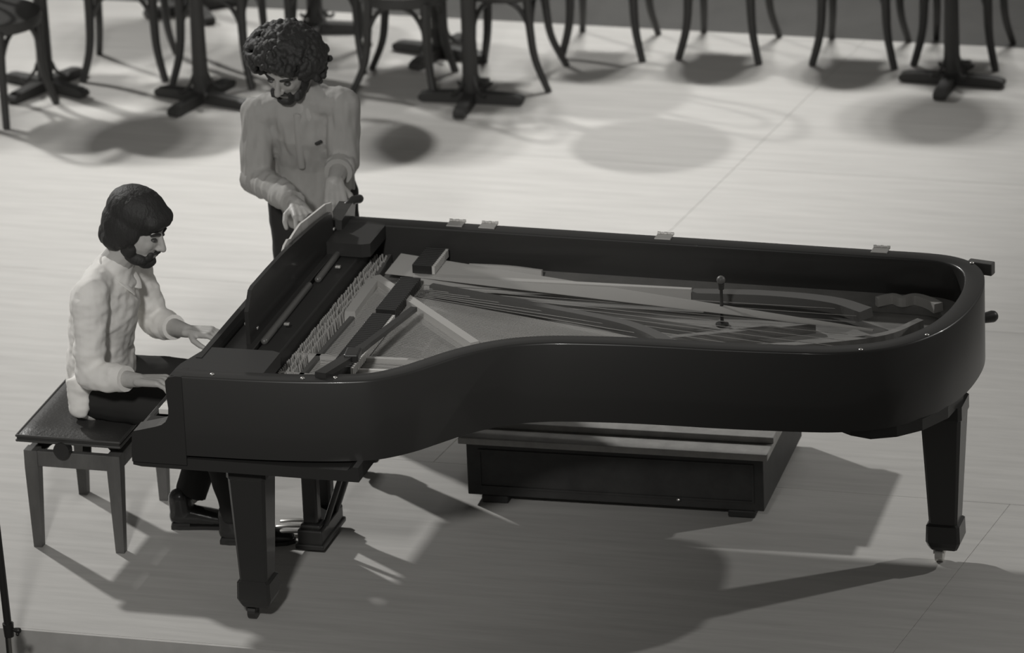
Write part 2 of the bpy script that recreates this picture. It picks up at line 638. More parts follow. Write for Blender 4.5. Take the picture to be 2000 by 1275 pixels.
for i in range(118):
    f = i / 117
    y = 0.29 + f * 0.965
    slope = -0.04 - 0.24 * f if f < 0.92 else -0.24 + (f - 0.92) / 0.08 * 0.27
    x0 = 0.53
    L = 0.3
    while L < 1.75 and inside(V((x0 + L + 0.03, y + slope * (L + 0.03))), poly):
        L += 0.03
    wire(bmt, (x0, y, 0.828), (x0 + L, y + slope * L, 0.818), 0.0013)
for i in range(34):
    f = i / 33
    y = 1.29 + f * 0.20
    L = 0.3
    sl = -0.12 - 0.10 * f
    while L < 1.85 and inside(V((0.53 + L + 0.03, y + sl * (L + 0.03))), poly):
        L += 0.03
    wire(bmb, (0.53, y, 0.848), (0.53 + L, y + sl * L, 0.838), 0.0026)
o = obj('strings', bmt, M_string, piano)
o['kind'] = 'stuff'
o = obj('bass_strings', bmb, M_copper, piano)
o['kind'] = 'stuff'
bm = bmesh.new()
for i in range(230):
    y = 0.30 + (i + 0.5) / 230 * 1.18
    x = 0.443 + (i % 3) * 0.022 + random.uniform(-.003, .003)
    tube(bm, [(x, y, 0.80), (x - 0.004, y, 0.848)], 0.0036, 5, dome=False)
o = obj('tuning_pins', bm, M_pin, piano)
o['kind'] = 'stuff'
# hitch pins along the bentside edge
bm = bmesh.new()
hp = inset(outl, 0.128)
for i in range(0, len(hp)):
    if 1.0 < hp[i].x < 2.6 and hp[i].y < 1.25:
        ball(bm, (hp[i].x, hp[i].y, 0.806), 0.007, seg=6)
o = obj('hitch_pins', bm, M_brass, piano)
o['kind'] = 'stuff'
db = bmesh.new()
box(db, (-0.045, -0.0055, 0.0), (0.030, 0.0055, 0.034), bevel=0.002)
dme = bpy.data.meshes.new('damper')
db.to_mesh(dme)
db.free()
dme.materials.append(M_ebony)
fb = bmesh.new()
box(fb, (0.030, -0.0055, 0.0), (0.040, 0.0055, 0.030))
fme = bpy.data.meshes.new('damper_felt')
fb.to_mesh(fme)
fb.free()
fme.materials.append(M_felt)
for i in range(66):
    y = 0.36 + i * 0.0172
    if 1.22 < y < 1.30 or 0.86 < y < 0.90:
        continue
    x = 0.655 if y < 1.25 else 0.675
    z = 0.832 if y < 1.25 else 0.852
    d = link('damper', dme, None, piano, V((x, y, z)) - pl)
    if y < 0.88 or y > 1.26:
        link('damper_felt', fme, None, d, (0, 0, 0))
# lid prop folded across the treble end
bm = bmesh.new()
tube(bm, [(0.680, 0.035, 0.962), (0.720, 0.26, 0.945), (0.735, 0.40, 0.935), (0.778, 0.83, 0.905)], [(0.030, 0.014), (0.030, 0.014), (0.019, 0.012), (0.017, 0.011)], 4, side=(1, 0, 0), dome=False, square=True)
lp = obj('lid_prop', bm, M_black, piano)
bm = bmesh.new()
box(bm, (0.700, 0.225, 0.935), (0.752, 0.300, 0.966), bevel=0.006, rot=0.12)
obj('prop_collar', bm, M_black, lp)
# hinge halves left on the spine
for x in (0.725, 0.848, 1.511, 2.312):
    bm = bmesh.new()
    box(bm, (x - 0.030, 1.530, 0.951), (x + 0.030, 1.582, 0.956), bevel=0.0015)
    for k in range(5):
        tube(bm, [(x - 0.030 + k * 0.0125, 1.583, 0.957), (x - 0.0195 + k * 0.0125, 1.583, 0.957)], 0.006 if k % 2 == 0 else 0.0045, 8, dome=False)
    obj('hinge', bm, M_brass, piano)
# lid stop and peg at the tail corner
bm = bmesh.new()
box(bm, (2.640, 1.500, 0.905), (2.735, 1.535, 0.951), bevel=0.004, rot=-0.2)
obj('lid_stop', bm, mat('stop_grey', 0.10, 0.5), piano)
bm = bmesh.new()
tube(bm, [(2.68, 1.47, 0.745), (2.728, 1.51, 0.745)], [0.016, 0.022], 12)
obj('tail_peg', bm, M_black2, piano, smooth=True)
for p in ((2.449, 0.612, 0.9535), (2.645, 0.785, 0.9535), (2.66, 1.49, 0.9535), (0.62, 0.02, 0.9535), (0.73, 0.045, 0.9535), (0.30, 0.0, 0.9535)):
    bm = bmesh.new()
    ball(bm, p, (0.008, 0.008, 0.004), seg=10)
    obj('rim_button', bm, M_brass, piano, smooth=True)
# board under the tail that takes the rear leg, beams below
bm = bmesh.new()
prism(bm, [(2.33, 0.69), (2.40, 0.645), (2.475, 0.625), (2.56, 0.662), (2.635, 0.735), (2.70, 0.86), (2.72, 1.02), (2.70, 1.20), (2.30, 1.25)], 0.615, 0.657)
obj('leg_plate', bm, M_black2, piano)
for a, b in (((0.80, 0.80), (2.40, 1.05)), ((0.80, 0.45), (1.6, 0.95)), ((0.80, 1.30), (2.2, 1.25))):
    d = (V(b) - V(a))
    bm = bmesh.new()
    box(bm, (a[0], a[1] - 0.05, 0.665), (a[0] + d.length, a[1] + 0.05, 0.754), rot=math.atan2(d.y, d.x), piv=(a[0], a[1], 0.7))
    obj('underbeam', bm, M_black2, piano)


def piano_leg(cx, cy, top, w):
    bm = bmesh.new()
    secs = [(w * 1.06, top), (w * 1.06, top - 0.05), (w, top - 0.055), (0.102, 0.158), (0.120, 0.152), (0.124, 0.090), (0.108, 0.070), (0.095, 0.058)]
    rings = []
    for ww, z in secs:
        h = ww / 2
        c = h * 0.16
        rings.append([bm.verts.new((cx + x, cy + y, z)) for x, y in ((-h + c, -h), (h - c, -h), (h, -h + c), (h, h - c), (h - c, h), (-h + c, h), (-h, h - c), (-h, -h + c))])
    for a, b in zip(rings[:-1], rings[1:]):
        for j in range(8):
            k = (j + 1) % 8
            bm.faces.new((a[j], a[k], b[k], b[j]))
    bm.faces.new(rings[0])
    bm.faces.new(rings[-1][::-1])
    lg = obj('leg', bm, M_black, piano)
    bm = bmesh.new()
    tube(bm, [(cx - 0.012, cy - 0.010, 0.060), (cx - 0.012, cy - 0.010, 0.035)], 0.014, 8, dome=False)
    box(bm, (cx - 0.042, cy - 0.022, 0.030), (cx - 0.034, cy + 0.004, 0.062), bevel=0.002)
    tube(bm, [(cx - 0.034, cy - 0.010, 0.0262), (cx - 0.006, cy - 0.010, 0.0262)], 0.026, 16, dome=False)
    obj('caster', bm, M_brass if cx > 2 else M_steel, lg)


piano_leg(0.388, 0.095, 0.604, 0.136)
piano_leg(0.388, 1.420, 0.604, 0.136)
piano_leg(2.652, 1.020, 0.618, 0.144)

lyre = thing('pedal_lyre', '', '', (0.40, 0.785, 0))
for k in ('label', 'category'):
    del lyre[k]
lyre.parent = piano
lyre.location = V((0.40, 0.785, 0)) - pl
bpy.data.objects.remove(lyre)
bm = bmesh.new()
box(bm, (0.352, 0.655, 0.030), (0.445, 0.915, 0.090), bevel=0.006)
box(bm, (0.345, 0.645, 0.018), (0.452, 0.925, 0.038), bevel=0.005)
box(bm, (0.360, 0.665, 0.088), (0.437, 0.905, 0.108), bevel=0.008)
lyre = obj('pedal_lyre', bm, M_black, piano)
for y in (0.705, 0.865):
    bm = bmesh.new()
    box(bm, (0.368, y - 0.026, 0.105), (0.424, y + 0.026, 0.602), bevel=0.008)
    obj('lyre_post', bm, M_black, lyre)
for y in (0.735, 0.785, 0.835):
    bm = bmesh.new()
    tube(bm, [(0.36, y, 0.050), (0.28, y, 0.046), (0.235, y, 0.040)], [(0.010, 0.006), (0.015, 0.006), (0.017, 0.006)], 10, side=(0, 1, 0))
    obj('pedal', bm, M_brass, lyre, smooth=True)
for y in (0.72, 0.85):
    bm = bmesh.new()
    tube(bm, [(0.440, y, 0.09), (0.62, y, 0.598)], 0.011, 8, dome=False)
    obj('brace_rod', bm, M_black, lyre, smooth=True)

# paper standing behind the raised desk
bm = bmesh.new()
top = [(0.78, 1.035), (0.83, 1.052), (0.875, 1.066), (0.910, 1.083), (0.935, 1.098), (0.960, 1.090), (1.03, 1.090), (1.10, 1.096), (1.16, 1.093), (1.28, 1.078), (1.40, 1.060), (1.46, 1.045)]
v0 = [bm.verts.new((0.279 + 0.004 * math.sin(i * 1.3), y, 0.907)) for i, (y, z) in enumerate(top)]
v1 = [bm.verts.new((0.276 + 0.004 * math.sin(i * 1.7), y, z)) for i, (y, z) in enumerate(top)]
v2 = [bm.verts.new((0.284 + 0.004 * math.sin(i * 1.7), y, z)) for i, (y, z) in enumerate(top)]
v3 = [bm.verts.new((0.287 + 0.004 * math.sin(i * 1.3), y, 0.907)) for i, (y, z) in enumerate(top)]
for i in range(len(top) - 1):
    for a, b in ((v0, v1), (v1, v2), (v2, v3), (v3, v0)):
        bm.faces.new((a[i], a[i + 1], b[i + 1], b[i]))
bm.faces.new((v0[0], v1[0], v2[0], v3[0]))
bm.faces.new((v3[-1], v2[-1], v1[-1], v0[-1]))
o = obj('music_booklet', bm, M_paper)
tag(o, 'pale paper booklet standing along the back of the raised black music desk', 'paper')

# small post with a round head standing on the plate
mp = thing('microphone', 'short thin post with a round head standing inside the piano above the strings', 'microphone', (1.81, 1.20, 0.8))
bm = bmesh.new()
lathe(bm, [(0.024, 0.769), (0.024, 0.776), (0.007, 0.780), (0.006, 0.905), (0.010, 0.907), (0.012, 0.930)], (1.81, 1.20, 0), 12)
obj('post', bm, M_steel, mp)
bm = bmesh.new()
ball(bm, (1.81, 1.20, 0.942), 0.016, seg=12)
obj('head', bm, mat('mic_grey', 0.12, 0.5), mp, smooth=True)

# ------------------------------------------------------------------ piano bench
bench = thing('piano_bench', 'adjustable piano bench with a black leather pad and plain wooden legs', 'bench', (-0.44, 0.79, 0))
bm = bmesh.new()
nx, ny = 14, 18
x0, x1, y0, y1 = -0.638, -0.248, 0.505, 1.085
grid = []
for i in range(nx + 1):
    row = []
    for j in range(ny + 1):
        u, w = i / nx, j / ny
        e = min(min(u, 1 - u) * 8, 1) * min(min(w, 1 - w) * 10, 1)
        z = 0.446 + 0.018 * (e ** 0.5)
        for bx in (0.33, 0.67):
            for by in (0.2, 0.4, 0.6, 0.8):
                d2 = ((u - bx) * 0.39) ** 2 + ((w - by) * 0.58) ** 2
                z -= 0.005 * math.exp(-d2 / 0.0006)
        row.append(bm.verts.new((x0 + (x1 - x0) * u, y0 + (y1 - y0) * w, z)))
    grid.append(row)
for i in range(nx):
    for j in range(ny):
        bm.faces.new((grid[i][j], grid[i + 1][j], grid[i + 1][j + 1], grid[i][j + 1]))
rim = [grid[i][0] for i in range(nx + 1)] + [grid[nx][j] for j in range(1, ny + 1)] + [grid[i][ny] for i in range(nx - 1, -1, -1)] + [grid[0][j] for j in range(ny - 1, 0, -1)]
low = [bm.verts.new((v.co.x, v.co.y, 0.426)) for v in rim]
for i in range(len(rim)):
    k = (i + 1) % len(rim)
    bm.faces.new((rim[i], rim[k], low[k], low[i]))
bm.faces.new(low)
pad = obj('seat_pad', bm, M_leather, bench, smooth=True)
bm = bmesh.new()
for z in (0.446, 0.428):
    loop = [(x0, y0, z), (x1, y0, z), (x1, y1, z), (x0, y1, z), (x0, y0, z)]
    for a, b in zip(loop[:-1], loop[1:]):
        tube(bm, [a, b], 0.0055, 8)
obj('piping', bm, M_leatheredge, pad, smooth=True)
bm = bmesh.new()
for lo, hi in (((-0.618, 0.525, 0.322), (-0.262, 0.551, 0.382)), ((-0.618, 1.029, 0.322), (-0.262, 1.055, 0.382)), ((-0.618, 0.551, 0.322), (-0.592, 1.029, 0.382)), ((-0.288, 0.551, 0.322), (-0.262, 1.029, 0.382))):
    box(bm, lo, hi, bevel=0.003)
obj('apron', bm, M_bench, bench)
for cx, sx in ((-0.597, -1), (-0.283, 1)):
    for cy in (0.546, 1.034):
        bm = bmesh.new()
        rr = []
        for h, z in ((0.025, 0.3835), (0.025, 0.315), (0.016, 0.0)):
            rr.append([bm.verts.new((cx + a * h, cy + b * h, z)) for a, b in ((-1, -1), (1, -1), (1, 1), (-1, 1))])
        for a, b in zip(rr[:-1], rr[1:]):
            for j in range(4):
                bm.faces.new((a[j], a[(j + 1) % 4], b[(j + 1) % 4], b[j]))
        bm.faces.new(rr[0])
        bm.faces.new(rr[-1][::-1])
        obj('leg', bm, M_bench, bench)
for y in (0.60, 0.98):
    for a, b in (((-0.59, y, 0.365), (-0.50, y, 0.425)), ((-0.29, y, 0.365), (-0.345, y, 0.425)), ((-0.41, y, 0.34), (-0.405, y, 0.425))):
        bm = bmesh.new()
        tube(bm, [a, b], (0.006, 0.022), 4, side=(0, 1, 0), dome=False, square=True)
        obj('scissor_bar', bm, M_steel, bench)
bm = bmesh.new()
tube(bm, [(-0.468, 1.02, 0.404), (-0.468, 0.52, 0.404)], 0.008, 10, dome=False)
tube(bm, [(-0.468, 0.524, 0.402), (-0.468, 0.494, 0.402)], [0.033, 0.030], 18, dome=False)
obj('height_knob', bm, M_steel, bench, smooth=True)

# ------------------------------------------------------------------ low box under the piano
crate = thing('box', 'long low black box with a grey board top on the floor under the piano', 'box', (1.38, 1.55, 0))
ang = math.radians(2.0)
pv = (0.82, 1.21, 0)
bm = bmesh.new()
box(bm, (0.83, 1.215, 0.030), (1.935, 1.93, 0.236), bevel=0.004, rot=ang, piv=pv)
obj('body', bm, M_boxblack, crate)
bm = bmesh.new()
box(bm, (0.805, 1.195, 0.236), (1.955, 1.95, 0.262), bevel=0.003, rot=ang, piv=pv)
obj('top_board', bm, M_boxtop, crate)
bm = bmesh.new()
box(bm, (0.80, 1.30, 0.262), (1.958, 1.955, 0.286), bevel=0.003, rot=ang, piv=pv)
obj('upper_board', bm, M_boxtop, crate)
bm = bmesh.new()
for lo, hi in (((0.875, 1.210, 0.062), (1.90, 1.2155, 0.070)), ((0.875, 1.210, 0.205), (1.90, 1.2155, 0.213)), ((0.875, 1.210, 0.070), (0.883, 1.2155, 0.205)), ((1.892, 1.210, 0.070), (1.90, 1.2155, 0.205))):
    box(bm, lo, hi, rot=ang, piv=pv)
obj('panel_moulding', bm, M_boxblack, crate)
for x in (0.88, 1.80):
    for y in (1.215, 1.85):
        bm = bmesh.new()
        box(bm, (x, y, 0.0), (x + 0.10, y + 0.07, 0.030), bevel=0.006, rot=ang, piv=pv)
        obj('foot', bm, M_boxblack, crate)
bm = bmesh.new()
ball(bm, (1.62, 1.232, 0.062), (0.007, 0.004, 0.005), seg=8)
obj('lock', bm, M_brass, crate)

# ------------------------------------------------------------------ microphone stand at the stage edge
stand = thing('microphone_stand', 'thin dark microphone stand with a clutch at the left front edge of the stage', 'microphone stand', (-0.36, -0.40, -0.90))
bm = bmesh.new()
tube(bm, [(-0.352, -0.40, -0.885), (-0.362, -0.40, 0.105)], 0.0085, 10, dome=False)
obj('lower_tube', bm, M_chrome, stand, smooth=True)
bm = bmesh.new()
tube(bm, [(-0.362, -0.40, 0.105), (-0.394, -0.40, 0.90)], 0.014, 10)
obj('upper_tube', bm, M_steel, stand, smooth=True)
bm = bmesh.new()
tube(bm, [(-0.361, -0.40, 0.085), (-0.3625, -0.40, 0.135)], [0.017, 0.020], 12, dome=False)
cl = obj('clutch', bm, M_steel, stand, smooth=True)
bm = bmesh.new()
tube(bm, [(-0.346, -0.40, 0.112), (-0.326, -0.40, 0.110)], [0.006, 0.011], 8)
ball(bm, (-0.328, -0.405, 0.098), 0.007, seg=8)
obj('thumb_screw', bm, M_steel, cl, smooth=True)
bm = bmesh.new()
lathe(bm, [(0.15, 0.0), (0.15, 0.008), (0.06, 0.022), (0.02, 0.03)], (-0.352, -0.40, -0.90), 24)
obj('base', bm, M_steel, stand, smooth=True)
bm = bmesh.new()
tube(bm, spline([(-0.372, -0.405, 0.10), (-0.368, -0.408, -0.2), (-0.376, -0.41, -0.6), (-0.33, -0.46, -0.885)], 6), 0.0035, 6)
obj('cable', bm, M_steel, stand, smooth=True)

# ------------------------------------------------------------------ cafe chairs and tables behind
def make_chair():
    t = bpy.data.objects.new('bentwood_chair', None)
    COL.objects.link(t)
    bm = bmesh.new()
    lathe(bm, [(0.155, 0.438), (0.185, 0.440), (0.190, 0.448), (0.186, 0.456), (0.160, 0.4545), (0.10, 0.451), (0.02, 0.449)], n=28)
    obj('seat', bm, M_seat, t, smooth=True)
    bm = bmesh.new()
    lathe(bm, [(0.188, 0.405), (0.203, 0.408), (0.206, 0.430), (0.203, 0.456), (0.187, 0.457)], n=28)
    obj('seat_ring', bm, M_chair, t, smooth=True)
    for sx in (-1, 1):
        bm = bmesh.new()
        pts = spline([(sx * 0.142, -0.128, 0.425), (sx * 0.143, -0.128, 0.28), (sx * 0.152, -0.137, 0.14), (sx * 0.185, -0.165, 0.0)], 5)
        k = len(pts)
        tube(bm, pts, [0.0235 - 0.007 * i / (k - 1) for i in range(k)], 9, dome=False)
        obj('leg', bm, M_chair, t, smooth=True)
    for sx in (-1, 1):
        bm = bmesh.new()
        pts = spline([(sx * 0.150, 0.125, 0.45), (sx * 0.150, 0.135, 0.28), (sx * 0.155, 0.155, 0.14), (sx * 0.175, 0.215, 0.0)], 5)
        k = len(pts)
        tube(bm, pts, [0.021 - 0.006 * i / (k - 1) for i in range(k)], 9, dome=False)
        obj('leg', bm, M_chair, t, smooth=True)
    # curved brackets between each leg and the seat ring
    A = [(-0.143, -0.128), (0.143, -0.128), (0.152, 0.138), (-0.152, 0.138)]
    for i in range(4):
        a, b = V(A[i]), V(A[(i + 1) % 4])
        for p, q in ((a, b), (b, a)):
            bm = bmesh.new()
            d = (q - p)
            pts = spline([(p.x, p.y, 0.235), (*(p + d * 0.06), 0.31), (*(p + d * 0.20), 0.375), (*(p + d * 0.42), 0.408)], 4)
            tube(bm, pts, 0.0115, 7)
            obj('leg_bracket', bm, M_chair, t, smooth=True)
    bm = bmesh.new()
    pts = [(-0.150, 0.128, 0.44), (-0.162, 0.18, 0.60), (-0.168, 0.22, 0.75), (-0.13, 0.245, 0.865), (0, 0.252, 0.90), (0.13, 0.245, 0.865), (0.168, 0.22, 0.75), (0.162, 0.18, 0.60), (0.150, 0.128, 0.44)]
    pts = spline(pts, 5)
    tube(bm, pts, 0.0135, 9)
    obj('backrest', bm, M_chair, t, smooth=True)
    bm = bmesh.new()
    pts = spline([(-0.085, 0.165, 0.45), (-0.095, 0.195, 0.62), (-0.06, 0.232, 0.76), (0, 0.238, 0.79), (0.06, 0.232, 0.76), (0.095, 0.195, 0.62), (0.085, 0.165, 0.45)], 5)
    tube(bm, pts, 0.010, 8)
    obj('back_loop', bm, M_chair, t, smooth=True)
    return t


def dup(root):
    r = root.copy()
    COL.objects.link(r)
    for ch in root.children:
        c = ch.copy()
        COL.objects.link(c)
        c.parent = r
        for g2 in ch.children:
            d = g2.copy()
            COL.objects.link(d)
            d.parent = c
    return r


D = math.radians
CHAIRS = [
    (-2.385, 5.005, 74, 'bentwood chair half cut off at the far left end of the row'),
    (-2.00, 5.62, 10, 'bentwood chair between the two left pedestal tables, second chair from the left'),
    (-1.56, 5.62, 0, 'bentwood chair with a lit seat behind the second pedestal table from the left'),
    (-1.17, 5.90, 195, 'bentwood chair partly hidden by the curly head of the standing man'),
    (-0.71, 5.64, 92, 'bentwood chair with a lit seat just right of the standing man'),
    (-0.29, 5.80, -88, 'bentwood chair right behind the pedestal table right of the standing man'),
    (0.045, 6.25, 2, 'bentwood chair first to the right of the middle pedestal table'),
    (0.575, 6.31, -2, 'bentwood chair second to the right of the middle pedestal table'),
    (1.17, 6.33, 1, 'bentwood chair with the darkest round shadow under it, just left of the rightmost table'),
    (1.62, 6.39, -2, 'bentwood chair standing behind the rightmost pedestal table'),
]
c0 = make_chair()
for i, (x, y, a, lab) in enumerate(CHAIRS):
    c = c0 if i == 0 else dup(c0)
    c.location = (x, y, 0)
    c.rotation_euler = (0, 0, D(a))
    tag(c, lab, 'chair', 'bentwood chairs at the back of the stage')


def make_table():
    t = bpy.data.objects.new('pedestal_table', None)
    COL.objects.link(t)
    bm = bmesh.new()
    lathe(bm, [(0.034, 0.045), (0.037, 0.10), (0.032, 0.40), (0.033, 0.690)], n=10)
    obj('post', bm, M_table, t, smooth=True)
    bm = bmesh.new()
    lathe(bm, [(0.305, 0.715), (0.315, 0.720), (0.315, 0.738), (0.308, 0.743)], n=40)
    obj('table_top', bm, M_tabletop, t, smooth=True)
    bm = bmesh.new()
    box(bm, (-0.20, -0.025, 0.688), (0.20, 0.025, 0.7149), bevel=0.003)
    box(bm, (-0.025, -0.20, 0.688), (0.025, 0.20, 0.7148), bevel=0.003)
    obj('top_cross', bm, M_table, t)
    for k in range(4):
        R = Matrix.Rotation(k * math.pi / 2, 4, 'Z')
        bm = bmesh.new()
        prism_y(bm, [(0.0, 0.0), (0.215, 0.0), (0.232, 0.008), (0.236, 0.022), (0.228, 0.034), (0.20, 0.042), (0.0, 0.052)], -0.026, 0.026)
        bmesh.ops.transform(bm, matrix=R, verts=bm.verts[:])
        obj('foot', bm, M_table, t)
        bm = bmesh.new()
        tube(bm, spline([(0.032, 0, 0.125), (0.048, 0, 0.085), (0.085, 0, 0.055), (0.105, 0, 0.062)], 4), 0.008, 6)
        bmesh.ops.transform(bm, matrix=R @ Matrix.Rotation(math.pi / 4, 4, 'Z'), verts=bm.verts[:])
        obj('foot_scroll', bm, M_table, t, smooth=True)
    return t


TABLES = [
    (-2.285, 5.310, 68, 'dark pedestal table leftmost of the row, its cross foot set askew'),
    (-1.545, 5.265, 75, 'dark pedestal table just left of the standing man'),
    (-0.370, 5.455, 2, 'dark pedestal table with its cross foot square to the stage, right of the standing man'),
    (-0.680, 6.030, -14, 'dark pedestal table half hidden behind the chair right of the standing man'),
    (1.645, 6.025, -3, 'dark pedestal table at the far right of the row'),
    (-1.98, 6.45, 38, 'dark pedestal table furthest back on the left, only one foot end showing'),
    (-1.33, 6.25, 10, 'dark pedestal table hidden behind the curly hair of the standing man, its post showing'),
]
t0 = make_table()
for i, (x, y, a, lab) in enumerate(TABLES):
    t = t0 if i == 0 else dup(t0)
    t.location = (x, y, 0)
    t.rotation_euler = (0, 0, D(a))
    tag(t, lab, 'table', 'pedestal tables at the back of the stage')

# ------------------------------------------------------------------ people
def frame(fwd, up):
    x = V(fwd).normalized()
    z = V(up)
    z = (z - x * z.dot(x)).normalized()
    y = z.cross(x)
    return Matrix((x, y, z)).transposed()


def head_mesh(bm, c, M, s=1.0):
    """skull, jaw, nose, ears; local x forward, y left, z up"""
    c = V(c)

    def P(x, y, z):
        return c + M @ (V((x, y, z)) * s)

    def E(x, y, z, rx, ry, rz, seg=16):
        ball(bm, P(x, y, z), (rx * s, ry * s, rz * s), M, seg)
    E(-0.012, 0, 0.040, 0.098, 0.077, 0.088, 20)
    E(0.022, 0, -0.020, 0.072, 0.066, 0.085)
    E(0.040, 0, -0.072, 0.050, 0.048, 0.045)
    E(0.066, 0, -0.098, 0.022, 0.026, 0.018)
    E(0.060, 0.030, -0.022, 0.026, 0.024, 0.028)
    E(0.060, -0.030, -0.022, 0.026, 0.024, 0.028)
    E(0.073, 0, 0.026, 0.016, 0.050, 0.012)
    tube(bm, [P(0.086, 0, 0.018), P(0.104, 0, -0.014), P(0.112, 0, -0.030)], [0.008 * s, 0.011 * s, 0.013 * s], 8)
    E(0.099, 0.012, -0.034, 0.010, 0.009, 0.008, 8)
    E(0.099, -0.012, -0.034, 0.010, 0.009, 0.008, 8)
    E(0.086, 0, -0.058, 0.012, 0.024, 0.006, 10)
    E(0.084, 0, -0.070, 0.012, 0.021, 0.007, 10)
    for sy in (-1, 1):
        E(-0.008, sy * 0.078, -0.010, 0.018, 0.009, 0.030, 10)
    return P, E


def face_parts(person, c, M, s=1.0):
    c = V(c)
    for sy in (-1, 1):
        bm = bmesh.new()
        ball(bm, c + M @ (V((0.080, sy * 0.032, 0.004)) * s), (0.012 * s, 0.014 * s, 0.007 * s), M, 10)
        obj('eye', bm, mat('eye_dark', 0.06, 0.4), person, smooth=True)  # each eye is a small ellipsoid in one even dark colour
        bm = bmesh.new()
        tube(bm, [c + M @ (V((0.090, sy * 0.014, 0.024)) * s), c + M @ (V((0.087, sy * 0.034, 0.030)) * s), c + M @ (V((0.072, sy * 0.054, 0.024)) * s)], [0.004 * s, 0.0055 * s, 0.003 * s], 8)
        obj('eyebrow', bm, M_hair, person, smooth=True)


def hand_mesh(bm, wrist, d, n, thumb_side, curl, s=1.0, spread=0.10):
    """wrist point, finger direction d, back-of-hand normal n, thumb_side vector sign (+1: d x n side), curl: degrees per joint"""
    d = V(d).normalized()
    n = V(n)
    n = (n - d * n.dot(d)).normalized()
    t = d.cross(n).normalized() * thumb_side
    w = V(wrist)
    lens = [(0.042, 0.026, 0.021), (0.047, 0.030, 0.023), (0.043, 0.028, 0.022), (0.034, 0.021, 0.019)]
    kn = [(0.086, 0.032), (0.090, 0.011), (0.086, -0.010), (0.078, -0.030)]
    for i in range(4):
        k = w + d * kn[i][0] * s + t * kn[i][1] * s
        tube(bm, [w + t * kn[i][1] * 0.55 * s, k], [0.016 * s, 0.0125 * s], 8)
        if i < 3:
            k2 = w + d * kn[i + 1][0] * s + t * kn[i + 1][1] * s
            tube(bm, [w + d * 0.045 * s + t * (kn[i][1] + kn[i + 1][1]) * 0.4 * s, (k + k2) / 2 - d * 0.012 * s], [0.014 * s, 0.010 * s], 8)
        sp = (1.5 - i) * spread
        dd = (d * math.cos(sp) + t * math.sin(sp)).normalized()
        p = k
        ang_ = 0
        for j in range(3):
            ang_ += curl[j]
            v = dd * math.cos(D(ang_)) - n * math.sin(D(ang_))
            q = p + v * lens[i][j] * s
            r = (0.0088, 0.0082, 0.0074)[j] * s
            tube(bm, [p, q], [r * 1.04, r], 8)
            p = q
    # thumb leaves the side of the palm near its base
    b = w + d * 0.022 * s + t * 0.022 * s
    q1 = b + (d * 0.55 + t * 0.75 - n * 0.30).normalized() * 0.042 * s
    q2 = q1 + (d * 0.85 + t * 0.30 - n * 0.40).normalized() * 0.032 * s
    q3 = q2 + (d * 0.90 + t * 0.0 - n * 0.45).normalized() * 0.025 * s
    tube(bm, [b, q1, q2, q3], [0.014 * s, 0.0115 * s, 0.010 * s, 0.008 * s], 8)


def shoe(name, person, heel, toe, zlift=0.0):
    heel, toe = V(heel), V(toe)
    d = (toe - heel)
    L = d.length
    d.normalize()
    sd = V((0, 0, 1)).cross(d).normalized()
    bm = bmesh.new()

    def P(a, z, b=0):
        return heel + d * (a * L) + V((0, 0, z)) + sd * b
    tube(bm, [P(0.10, 0.044), P(0.30, 0.045), P(0.55, 0.036), P(0.78, 0.027), P(0.93, 0.022)], [(0.034, 0.040), (0.038, 0.042), (0.043, 0.032), (0.043, 0.024), (0.030, 0.017)], 12, side=sd)
    tube(bm, [P(0.16, 0.06), P(0.14, 0.115)], [(0.036, 0.048), (0.038, 0.046)], 12, side=sd)
    so = remeshed(name, bm, M_shoe, person, 0.005, 3)
    bm = bmesh.new()
    pts = []
    for a, b in ((0.0, 0.026), (0.12, 0.034), (0.45, 0.037), (0.70, 0.045), (0.90, 0.034), (1.0, 0.012)):
        pts.append((a, b))
    ol = [P(a, 0, b) for a, b in pts] + [P(a, 0, -b) for a, b in reversed(pts)]
    va = [bm.verts.new(p + V((0, 0, 0.0))) for p in ol]
    vb = [bm.verts.new(p + V((0, 0, 0.014))) for p in ol]
    bm.faces.new(va[::-1])
    bm.faces.new(vb)
    for i in range(len(ol)):
        k = (i + 1) % len(ol)
        bm.faces.new((va[i], va[k], vb[k], vb[i]))
    hl = [P(0.02, 0, 0.030), P(0.26, 0, 0.034), P(0.26, 0, -0.034), P(0.02, 0, -0.030)]
    va = [bm.verts.new(p + V((0, 0, 0.0))) for p in hl]
    vb = [bm.verts.new(p + V((0, 0, 0.026))) for p in hl]
    bm.faces.new(va[::-1])
    bm.faces.new(vb)
    for i in range(4):
        k = (i + 1) % 4
        bm.faces.new((va[i], va[k], vb[k], vb[i]))
    obj('sole', bm, M_black2, so)
    return so


# ---- seated pianist ------------------------------------------------------
man1 = thing('person', 'bearded man with dark hair in a white shirt seated on the bench, playing the piano', 'person', (-0.42, 0.79, 0.46))
HC = V((-0.230, 0.79, 1.160))
HM = frame((0.93, -0.10, -0.34), (0.34, 0, 0.94))
HS = 1.02
pel = V((-0.385, 0.79, 0.540))
wai = V((-0.405, 0.79, 0.70))
che = V((-0.370, 0.79, 0.88))
nek = V((-0.325, 0.79, 1.030))
RS, RE, RW = V((-0.355, 0.585, 0.965)), V((-0.355, 0.545, 0.685)), V((-0.130, 0.440, 0.722))
LS, LE, LW = V((-0.335, 0.985, 0.965)), V((-0.280, 1.040, 0.700)), V((-0.090, 0.860, 0.748))
RH, RK, RA = V((-0.40, 0.695, 0.540)), V((0.045, 0.675, 0.512)), V((0.115, 0.715, 0.100))
LH, LK, LA = V((-0.40, 0.885, 0.540)), V((0.030, 0.935, 0.528)), V((-0.110, 0.835, 0.115))
bm = bmesh.new()
P, E = head_mesh(bm, HC, HM, HS)
